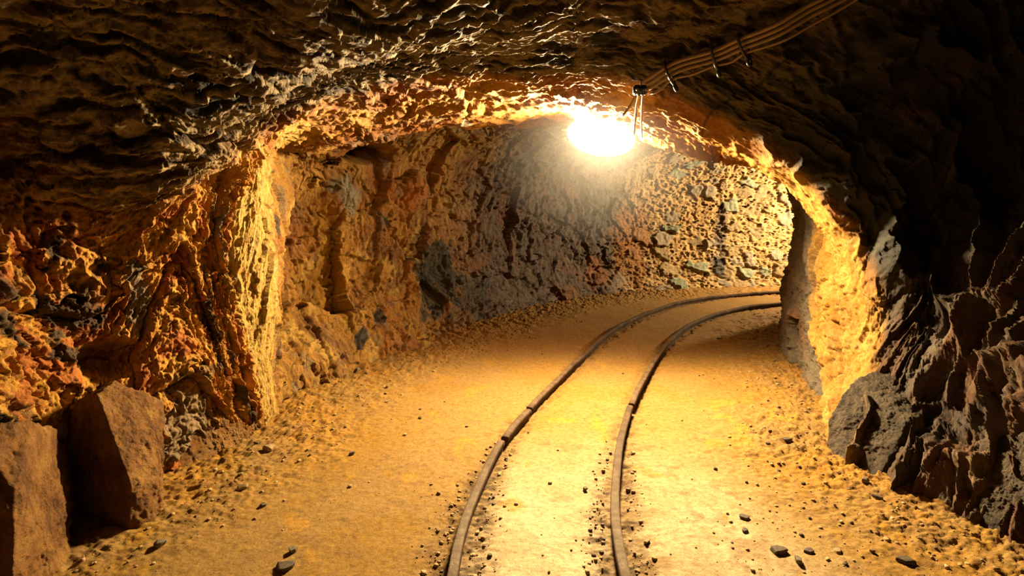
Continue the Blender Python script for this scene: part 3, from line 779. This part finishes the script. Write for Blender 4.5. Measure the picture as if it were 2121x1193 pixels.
D_, T_, G_ = M_STONE_D, M_STONE_T, M_STONE_G
STONES = [  # x, y, half width, flatness, material, turn, label
    (-1.369, 2.618, .034, .85, T_, .4, 'pale pointed stone on the sand beside the left wall rocks'),
    (-.928, 3.021, .025, .6, D_, 1., 'dark stone on bare sand midway between left wall and left rail'),
    (-.624, 3.565, .020, .5, D_, 2., 'small dark chip on the sand left of the short rail length'),
    (-.294, 3.407, .013, .6, D_, 3., 'tiny dark pebble close to the left rail on its outer side'),
    (-.917, 2.027, .050, .32, D_, .2, 'flat dark stone at the bottom edge left of the left rail'),
    (-.928, 2.138, .028, .6, G_, .9, 'grey stone just behind the flat dark stone at the bottom edge'),
    (1.086, 2.387, .030, .35, D_, 2.5, 'dark curved shard lying alone on the sand right of the right rail'),
    (1.122, 2.849, .014, .9, D_, .5, 'small upright dark pebble on the yellow sand right of the track'),
    (1.667, 3.147, .036, .35, D_, .1, 'long dark chip on the orange sand near the right pillar foot'),
    (1.527, 3.108, .020, .35, D_, .3, 'smaller dark chip just left of the long dark chip'),
    (.591, 2.211, .020, .6, T_, .8, 'tan pebble close to the right rail on its outer side'),
    (-.091, 2.511, .014, .8, D_, 1.2, 'dark pebble inside the track close to the left rail'),
    (.375, 2.646, .020, .7, D_, 1.9, 'dark stone inside the track close to the right rail'),
    (1.127, 2.138, .048, .3, D_, .15, 'flat dark slate piece on the gravel at the lower right'),
    (1.26, 2.138, .028, .35, D_, .4, 'flat dark chip right of the flat slate piece'),
    (1.382, 2.134, .028, .35, T_, 1., 'flat tan stone among dark gravel at the lower right'),
    (1.182, 2.063, .024, .75, G_, 1.4, 'rounded grey stone near the bottom edge at the lower right'),
    (2.159, 5.609, .030, .3, D_, .3, 'low dark stone in the shaded far floor beside the right rail'),
    (3.0, 5.98, .030, .8, T_, 2.2, 'pale stone on the shaded far floor beside the right pillar'),
    (2.86, 5.99, .018, .7, T_, 2.8, 'pale pebble left of the pale stone on the far floor'),
    (-.91, 3.819, .018, .5, T_, .6, 'pale flat pebble on the sand in front of the left recess'),
    (.25, 5.629, .024, .5, T_, 1.7, 'small pale stone on the far floor left of the track'),
    (-1.30, 4.48, .045, .7, G_, 1.1, 'brown grey stone at the foot of the left recess wall'),
    (-1.422, 3.046, .045, .6, T_, .35, 'tan stone among crumbs near the foot of the yellow column'),
    (1.80, 2.519, .028, .6, D_, 2., 'dark stone on crumbly ground by the right boulder'),
    (1.826, 2.66, .024, .6, G_, .8, 'grey stone on crumbly ground by the grey rock lump'),
    (-1.50, 2.15, .030, .7, G_, .7, 'grey brown stone in front of the big angular block'),
    (-1.207, 2.477, .022, .6, D_, 1.3, 'dark pebble on the sand in front of the pale pointed stone'),
    (1.615, 2.057, .040, .45, D_, 2.2, 'dark flat stone in the bottom right corner gravel'),
    (1.05, 2.28, .022, .35, D_, .9, 'dark chip just below the dark curved shard'),
]
rs0 = np.random.RandomState(5)
for i, (x, y, s, flat, mat, rz, label) in enumerate(STONES):
    v, f = stone_mesh(100 + i, 4, flat)
    v = v * s * .85 * np.array([1, .75, .75])
    c_, s_ = math.cos(rz), math.sin(rz)
    v = np.stack([v[:, 0] * c_ - v[:, 1] * s_, v[:, 0] * s_ + v[:, 1] * c_, v[:, 2]], 1)
    z = on_floor(v, x, y)
    o = mesh_obj('loose_stone', v - np.array([0, 0, v[:, 2].min()]), f, mat, loc=(x, y, z + v[:, 2].min()))
    tag(o, label, 'stone', 'loose stones on the sand')

# gravel and crumbs nobody could count: one object
protos = [stone_mesh(500 + k, 2, .55) for k in range(10)]
gv, gf, gi = [], [], 0
rs = np.random.RandomState(77)
cx = rs.uniform(-2.4, 3.4, 90000); cy = 1.75 + 5.5 * rs.rand(90000) ** 1.6
_, rm, nr_, cl_, _ = floor_fields(cx, cy)
keep = rs.rand(90000) < np.clip(.16 * rm * (cl_ > -.15) + .34 * nr_ * (cy < 3.2) + .05 * nr_ + .004 + .05 * (cx > .9) * (cy < 2.5) , 0, 1)
drl = gridval(_dR, cx, cy)
keep &= (drl > .055)
_poly = np.vstack([FOOT_L, FOOT_R[::-1]])
_in = np.zeros(cx.shape, bool)
for (x0_, y0_), (x1_, y1_) in zip(_poly, np.roll(_poly, -1, 0)):
    if y0_ != y1_: _in ^= ((y0_ > cy) != (y1_ > cy)) & (cx < (x1_ - x0_) * (cy - y0_) / (y1_ - y0_) + x0_)
keep &= _in & (gridval(_dW, cx, cy) > .02)
for (x, y, s, *_r_) in STONES:
    keep &= (cx - x) ** 2 + (cy - y) ** 2 > (s * 1.15 + .03) ** 2
for key, pts, *_r_ in BLOCKS:
    pl, c = hull_planes(pts)
    q = np.stack([cx, cy, np.full_like(cx, .03)], 1)
    keep &= ~np.all(q @ pl[:, :3].T < pl[:, 3] + .07, axis=1)
cx, cy = cx[keep], cy[keep]
_low = Q[(Q[:, 2] < .3) & (Q[:, 2] > -.15)]
_cell = set(map(tuple, np.floor(np.concatenate([_low[:, :2] + d_ for d_ in ((.02, 0), (-.02, 0), (0, .02), (0, -.02), (.03, .03), (-.03, .03), (.03, -.03), (-.03, -.03), (.04, 0), (-.04, 0), (0, .04), (0, -.04), (0, 0))]) / .02).astype(int)))
_ok = np.array([c_ not in _cell for c_ in map(tuple, np.floor(np.stack([cx, cy], 1) / .02).astype(int))])
cx, cy = cx[_ok][:9000], cy[_ok][:9000]
zz = floor_fields(cx, cy)[0]
for i in range(len(cx)):
    v, f = protos[i % 10]
    s = .003 + .010 * rs.rand() ** 3.5
    th = rs.uniform(0, 6.28); c_, s_ = math.cos(th), math.sin(th)
    w = v * s
    w = np.stack([w[:, 0] * c_ - w[:, 1] * s_ + cx[i], w[:, 0] * s_ + w[:, 1] * c_ + cy[i], w[:, 2] + zz[i] + .2 * s], 1)
    gv.append(w); gf.append(f + gi); gi += len(v)
m, nt, b = new_mat('mixed_gravel')
geo = nt.nodes.new('ShaderNodeNewGeometry')
c1 = ramp(nt, geo.outputs['Random Per Island'], [(.0, (.05, .03, .015)), (.3, (.16, .09, .03)), (.6, (.28, .165, .05)), (1., (.36, .25, .12))])
nt.links.new(c1, b.inputs['Base Color']); b.inputs['Roughness'].default_value = .85
gr = mesh_obj('gravel', np.concatenate(gv), np.concatenate(gf), m)
tag(gr, 'brown grit and crumbs along the walls and rails', 'gravel', kind='stuff')
print('gravel', len(cx), round(time.time() - T0, 1))

# ------------------------------------------------------------------ cables on the roof
M_SHEATH = plain_material('brown_cable_sheath', (.20, .13, .07), .38, 0, .25, 30)
M_BLACK = plain_material('black_fitting', (.02, .02, .022), .35, 0, .3, 40)
M_WIRE = plain_material('pale_wire', (.45, .33, .20), .35, 0, .2, 30)
M_STEEL = plain_material('dull_grey_steel', (.30, .29, .27), .42, .8, .25, 30)


def tube(path, r, n=10, closed=False):
    p = np.asarray(path, float)
    t = np.gradient(p, axis=0)
    if closed: t = np.roll(p, -1, 0) - np.roll(p, 1, 0)
    t /= np.linalg.norm(t, axis=1)[:, None]
    ref = np.array([0, 0, 1.]) if abs(t[0, 2]) < .9 else np.array([1., 0, 0])
    nrm = np.cross(t[0], ref); nrm /= np.linalg.norm(nrm); V_ = []
    for i in range(len(p)):
        nrm = nrm - t[i] * nrm.dot(t[i]); nrm /= np.linalg.norm(nrm); bi = np.cross(t[i], nrm)
        rr_ = r[i] if np.ndim(r) else r
        V_ += [p[i] + rr_ * (math.cos(a_) * nrm + math.sin(a_) * bi) for a_ in np.linspace(0, 2 * math.pi, n, endpoint=False)]
    m = len(p); I = np.arange(m * n).reshape(m, n)
    rows = range(m) if closed else range(m - 1)
    f = [[I[i, k], I[i, (k + 1) % n], I[(i + 1) % m, (k + 1) % n], I[(i + 1) % m, k]] for i in rows for k in range(n)]
    V_ = list(V_)
    if not closed:
        V_ += [p[0], p[-1]]
        for k in range(n):
            f.append([m * n, I[0, (k + 1) % n], I[0, k], I[0, k]]); f.append([m * n + 1, I[-1, k], I[-1, (k + 1) % n], I[-1, (k + 1) % n]])
    return np.array(V_), f


class Shape:
    def __init__(self): self.v = []; self.f = []; self.n = 0

    def add(self, vf):
        v, f = vf
        self.v.append(np.asarray(v, float)); self.f += [[int(i) + self.n for i in q] for q in f]; self.n += len(v)
        return self

    def build(self, name, mat, parent=None, loc=(0, 0, 0), smooth_shade=True):
        me = bpy.data.meshes.new(name)
        fs = [list(dict.fromkeys(q)) for q in self.f]
        me.from_pydata([tuple(p) for p in np.concatenate(self.v)], [], fs); me.update()
        me.polygons.foreach_set('use_smooth', np.full(len(fs), smooth_shade, bool))
        me.materials.append(mat)
        o = bpy.data.objects.new(name, me); coll.objects.link(o); o.location = loc
        if parent: o.parent = parent
        bm = bmesh.new(); bm.from_mesh(me); bmesh.ops.recalc_face_normals(bm, faces=bm.faces[:]); bm.to_mesh(me); bm.free()
        return o


def box(sx, sy, sz, c=(0, 0, 0), bev=.0):
    bm = bmesh.new(); bmesh.ops.create_cube(bm, size=1)
    for v in bm.verts: v.co = Vector((v.co.x * sx + c[0], v.co.y * sy + c[1], v.co.z * sz + c[2]))
    if bev: bmesh.ops.bevel(bm, geom=bm.edges[:], offset=bev, segments=2, affect='EDGES')
    bm.verts.index_update(); bm.verts.ensure_lookup_table()
    v = np.array([q.co for q in bm.verts]); f = [[w.index for w in q.verts] for q in bm.faces]
    bm.free()
    return v, f


roof = None
_tree = []
for o in (ce, wr):
    me = o.data; vs = np.empty(len(me.vertices) * 3, np.float32); me.vertices.foreach_get('co', vs); vs = vs.reshape(-1, 3)
    li = np.empty(len(me.loops), np.int32); me.loops.foreach_get('vertex_index', li); li = li.reshape(-1, 4)
    k = np.all((vs[li[:, 0]] > (-1.2, 1.8, 1.2)) & (vs[li[:, 0]] < (3., 5.6, 4)), axis=1)
    _tree.append(BVHTree.FromPolygons([Vector(p) for p in vs.tolist()], li[k].tolist()))


def roof_hit(p):
    """Where the roof is met going from the middle of the tunnel through the nominal point p."""
    o = Vector((.5, 2.4, 1.3)); d = (Vector(p) - o).normalized(); best = None
    for t in _tree:
        h = t.ray_cast(o, d)
        if h[0] is not None and (best is None or h[3] < best[1]): best = (h[0], h[3])
    return (np.array(best[0]), np.array(d)) if best else (np.array(p), np.array(d))


CP = catmull([(1.94, 3.1, 2.67), (1.856, 3.2, 2.62), (1.71, 3.3, 2.555), (1.518, 3.45, 2.485), (1.299, 3.6, 2.39), (1.05, 3.75, 2.324), (.872, 3.9, 2.241)], .03)
hits = [roof_hit(p) for p in CP]
# straightened: the cables are taut between clips and keep just under the rock
dep = np.array([np.linalg.norm(h[0] - np.array((.5, 2.4, 1.3))) for h in hits])
dmin = np.array([dep[max(0, i - 5):i + 6].min() for i in range(len(dep))])
dmin = np.convolve(np.pad(dmin, 4, mode='edge'), np.ones(9) / 9, mode='valid')
CEN = np.array([np.array((.5, 2.4, 1.3)) + h[1] * (d - .085) for h, d in zip(hits, dmin)])
tg = np.gradient(CEN, axis=0); tg /= np.linalg.norm(tg, axis=1)[:, None]
OUT = np.array([h[1] for h in hits])
SIDE = np.cross(tg, OUT); SIDE /= np.linalg.norm(SIDE, axis=1)[:, None]
UPN = np.cross(SIDE, tg)
offs = [(-.040, .010, .0135), (-.009, .014, .0135), (.020, .009, .0125), (.046, -.002, .0085)]
labels = ['upper brown cable of the bundle clipped along the roof', 'second brown cable from the top of the roof bundle',
          'third brown cable from the top of the roof bundle', 'thin lowest cable of the roof bundle, hanging a little apart']
for k, ((so, uo, r), lb) in enumerate(zip(offs, labels)):
    wob = np.array([.004 * math.sin(i * .5) for i in range(len(CEN))])
    path = CEN + SIDE * (so + wob)[:, None] + UPN * uo
    if k == 3:
        q_ = np.linspace(0, 1, len(CEN)); kn_ = [0, .5, .645, .845, 1.]
        sag = np.array([math.sin(math.pi * (x_ - max(v_ for v_ in kn_ if v_ <= x_)) / (min([v_ for v_ in kn_ if v_ > x_] or [1.0001]) - max(v_ for v_ in kn_ if v_ <= x_) + 1e-6)) ** 2 for x_ in q_]) * .016
        path = path + SIDE * sag[:, None]
    path = path[:-1]
    path[-1] -= tg[-1] * .012
    base = path[-1].copy()
    o = Shape().add(tube(path - base, r)).build('power_cable', M_SHEATH, loc=base)
    tag(o, lb, 'cable', 'cables along the roof')

clip_l = ['black clip on the roof cables nearest the top edge of the photo', 'black clip on the roof cables second from the lamp',
          'black clip on the roof cables nearest the lamp']
for fr, lb in zip((.50, .645, .845), clip_l):
    i = int(fr * (len(CEN) - 1)); c = CEN[i]
    root = empty('cable_clip', c); tag(root, lb, 'clip', 'clips holding the roof cables')
    path = []
    for a_ in np.linspace(0, 2 * math.pi, 28, endpoint=False):
        path.append(SIDE[i] * (.078 * math.cos(a_) + .004) + UPN[i] * (.038 * math.sin(a_) + .008))
    Shape().add(tube(np.array(path), .009, 8, True)).build('band', M_BLACK, root)
    kn = []
    for a_ in np.linspace(0, 2 * math.pi, 20, endpoint=False):
        kn.append(SIDE[i] * (.102 + .020 * math.cos(a_)) + UPN[i] * (.020 * math.sin(a_) - .004))
    Shape().add(tube(np.array(kn), .0095, 8, True)).build('eye_ring', M_BLACK, root)
    h = roof_hit(c)[0] - c
    st = np.linspace(0, 1, 6)[:, None] * (h + OUT[i] * .02)[None] + (UPN[i] * .04)[None] * np.linspace(1, 0, 6)[:, None]
    Shape().add(tube(st, .005, 8)).build('anchor_pin', M_BLACK, root)

# junction bracket where the wires drop to the lamp
J = CEN[-1]
root = empty('junction_clamp', J); tag(root, 'dark clamp where the roof cables end above the lamp', 'clamp')
Shape().add(box(.09, .05, .06, (0, .04, .006), .008)).build('body', M_BLACK, root)
for sx in (-.03, .03):
    hd = Shape(); hd.add(tube(np.array([(sx, -.010, .0), (sx, -.018, .0)]), .009, 8)); hd.build('bolt', M_STEEL, root)
hj = roof_hit(J)[0] - J
Shape().add(tube(np.array([(0, .02, .03), hj + np.array([0, .0, .03])]), .006, 8)).build('anchor_pin', M_STEEL, root)

# ------------------------------------------------------------------ the lamp
LAMP = Vector((.738, 4.75, 1.963))
TILT, ROLL = math.radians(6), math.radians(9)


def lamp_material(strength):
    m, nt, b = new_mat('lit_lamp_glass')
    b.inputs['Base Color'].default_value = (1, .9, .7, 1)
    b.inputs['Emission Color'].default_value = (1, .74, .40, 1); b.inputs['Emission Strength'].default_value = strength
    return m


def make_lamp(loc, rz, strength, label):
    root = empty('flood_lamp', loc)
    root.rotation_euler = (0, 0, rz)
    tag(root, label, 'lamp', 'lamps hung from the mine roof')
    R = Matrix.Rotation(TILT, 4, 'X') @ Matrix.Rotation(ROLL, 4, 'Y')       # lens axis is local -y

    def T(v): return np.array([R @ Vector(q) for q in v])
    ax, az = .275, .145
    # domed glass
    V_, F_ = [], []
    nr, na = 10, 48
    for i in range(nr):
        t = i / nr * math.pi / 2
        for k in range(na):
            p = 2 * math.pi * k / na
            V_.append((ax * math.cos(t) * math.cos(p), -.012 - .022 * math.sin(t), az * math.cos(t) * math.sin(p)))
    V_.append((0, -.034, 0))
    for i in range(nr - 1):
        for k in range(na):
            F_.append([i * na + k, i * na + (k + 1) % na, (i + 1) * na + (k + 1) % na, (i + 1) * na + k])
    for k in range(na): F_.append([(nr - 1) * na + k, (nr - 1) * na + (k + 1) % na, nr * na])
    Shape().add((T(V_), F_)).build('glass', lamp_material(strength), root)
    # rim
    rimp = [(1.03 * ax * math.cos(p), .0, 1.05 * az * math.sin(p)) for p in np.linspace(0, 2 * math.pi, 60, endpoint=False)]
    Shape().add((lambda vf: (T(vf[0]), vf[1]))(tube(np.array(rimp), .012, 8, True))).build('rim', M_STEEL, root)
    # housing behind the glass
    V_, F_ = [], []
    for (sc_, yy_) in ((1.03, 0.), (1.0, .03), (.86, .07), (.6, .10), (.25, .11)):
        for k in range(na):
            p = 2 * math.pi * k / na
            V_.append((ax * sc_ * math.cos(p), yy_, az * sc_ * math.sin(p)))
    for i in range(4):
        for k in range(na): F_.append([i * na + k, i * na + (k + 1) % na, (i + 1) * na + (k + 1) % na, (i + 1) * na + k])
    F_.append([4 * na + k for k in range(na)])
    F_.append([k for k in range(na)])
    Shape().add((T(V_), F_)).build('housing', M_STEEL, root)
    for sx in (-1, 1):
        e = tube(np.array([(sx * .275, 0, 0), (sx * .305, 0, 0), (sx * .335, .0, .0)]), [.012, .008, .006], 8)
        Shape().add((T(e[0]), e[1])).build('ear', M_STEEL, root)
    # yoke up to the rock
    y = Shape()
    arch = [(-.12, .06, .10), (-.12, .06, .16), (-.08, .06, .19), (0, .06, .20), (.08, .06, .19), (.12, .06, .16), (.12, .06, .10)]
    y.add(tube(catmull(arch, .01), .008, 8)); y.add(tube(np.array([(0, .06, .20), (0, .06, .36)]), .010, 8))
    y.build('mounting_bracket', M_STEEL, root)
    return root


make_lamp(LAMP, 0, LAMP_W, 'glaring white lamp hanging under the roof in the middle of the tunnel')
make_lamp(Vector((6.2, 8.15, 1.98)), math.radians(-112), LAMP2_W, 'second lamp hanging round the bend behind the right pillar')

# dropping wires
def wire(pts, r, label, mat):
    p = catmull(pts, .012); base = p[0]
    return tag(Shape().add(tube(p - base, r, 8)).build('hanging_wire', mat, loc=base), label, 'wire', 'wires dropping from the roof cables')


jx, jy, jz = J
wire([(jx - .03, jy + .01, jz - .03), (jx - .06, jy + .03, jz - .09), (jx - .105, jy + .05, jz - .155)], .008, 'short loose wire end hanging left of the lamp cord', M_WIRE)
wire([(jx - .01, jy + .02, jz - .025), (jx - .005, jy + .10, jz - .09), (jx + .02, jy + .25, jz - .17), (jx + .06, jy + .5, jz - .23), (.93, 4.80, 2.13)], .009, 'lamp cord dropping from the roof cables to the lamp', M_WIRE)
wire([(jx + .015, jy + .02, jz - .025), (jx + .03, jy + .10, jz - .08), (jx + .07, jy + .27, jz - .18), (jx + .13, jy + .5, jz - .25), (1.09, 4.80, 1.97)], .006, 'thin wire beside the lamp cord, reaching down behind the lamp tip', M_WIRE)

# ------------------------------------------------------------------ world, view, camera
w = bpy.data.worlds.new('cave_dark'); scene.world = w; w.use_nodes = True
w.node_tree.nodes['Background'].inputs[0].default_value = (.5, .6, .8, 1); w.node_tree.nodes['Background'].inputs[1].default_value = .01
scene.view_settings.view_transform = 'Standard'; scene.view_settings.look = 'None'
scene.view_settings.exposure = 0; scene.view_settings.gamma = 1
cam = bpy.data.cameras.new('camera'); cam.sensor_width = 36; cam.lens = 1150 / 2121 * 36; cam.clip_start = .05
co = bpy.data.objects.new('camera', cam); coll.objects.link(co); co.location = (0, 0, 1.5); co.rotation_euler = (math.radians(90 - 9.68), 0, 0)
scene.camera = co
scene.cycles.use_denoising = True
scene.cycles.sample_clamp_indirect = 6
scene.cycles.max_bounces = 5; scene.cycles.diffuse_bounces = 1
print('done', round(time.time() - T0, 1))

# ------------------------------------------------------------------ added haze volume standing in for lens glow at the lamp
if HAZE > 0:
    bm = bmesh.new(); bmesh.ops.create_icosphere(bm, subdivisions=4, radius=1)
    for v in bm.verts: v.co = Vector((v.co.x * .95 + .74, v.co.y * .85 + 4.75, v.co.z * .75 + 1.82))
    me = bpy.data.meshes.new('lens_glow_haze'); bm.to_mesh(me); bm.free()
    hz = bpy.data.objects.new('lens_glow_haze', me); coll.objects.link(hz)
    m = bpy.data.materials.new('lens_glow_air'); m.use_nodes = True; nt = m.node_tree; nt.nodes.clear()
    vo = nt.nodes.new('ShaderNodeVolumeScatter'); out = nt.nodes.new('ShaderNodeOutputMaterial')
    vo.inputs['Color'].default_value = (1, .95, .9, 1); vo.inputs['Density'].default_value = HAZE; vo.inputs['Anisotropy'].default_value = .25
    nt.links.new(vo.outputs[0], out.inputs['Volume'])
    me.materials.append(m)
    tag(hz, 'thin haze added for the lens glow around the glaring lamp', 'haze', kind='stuff')
    scene.cycles.volume_bounces = 0
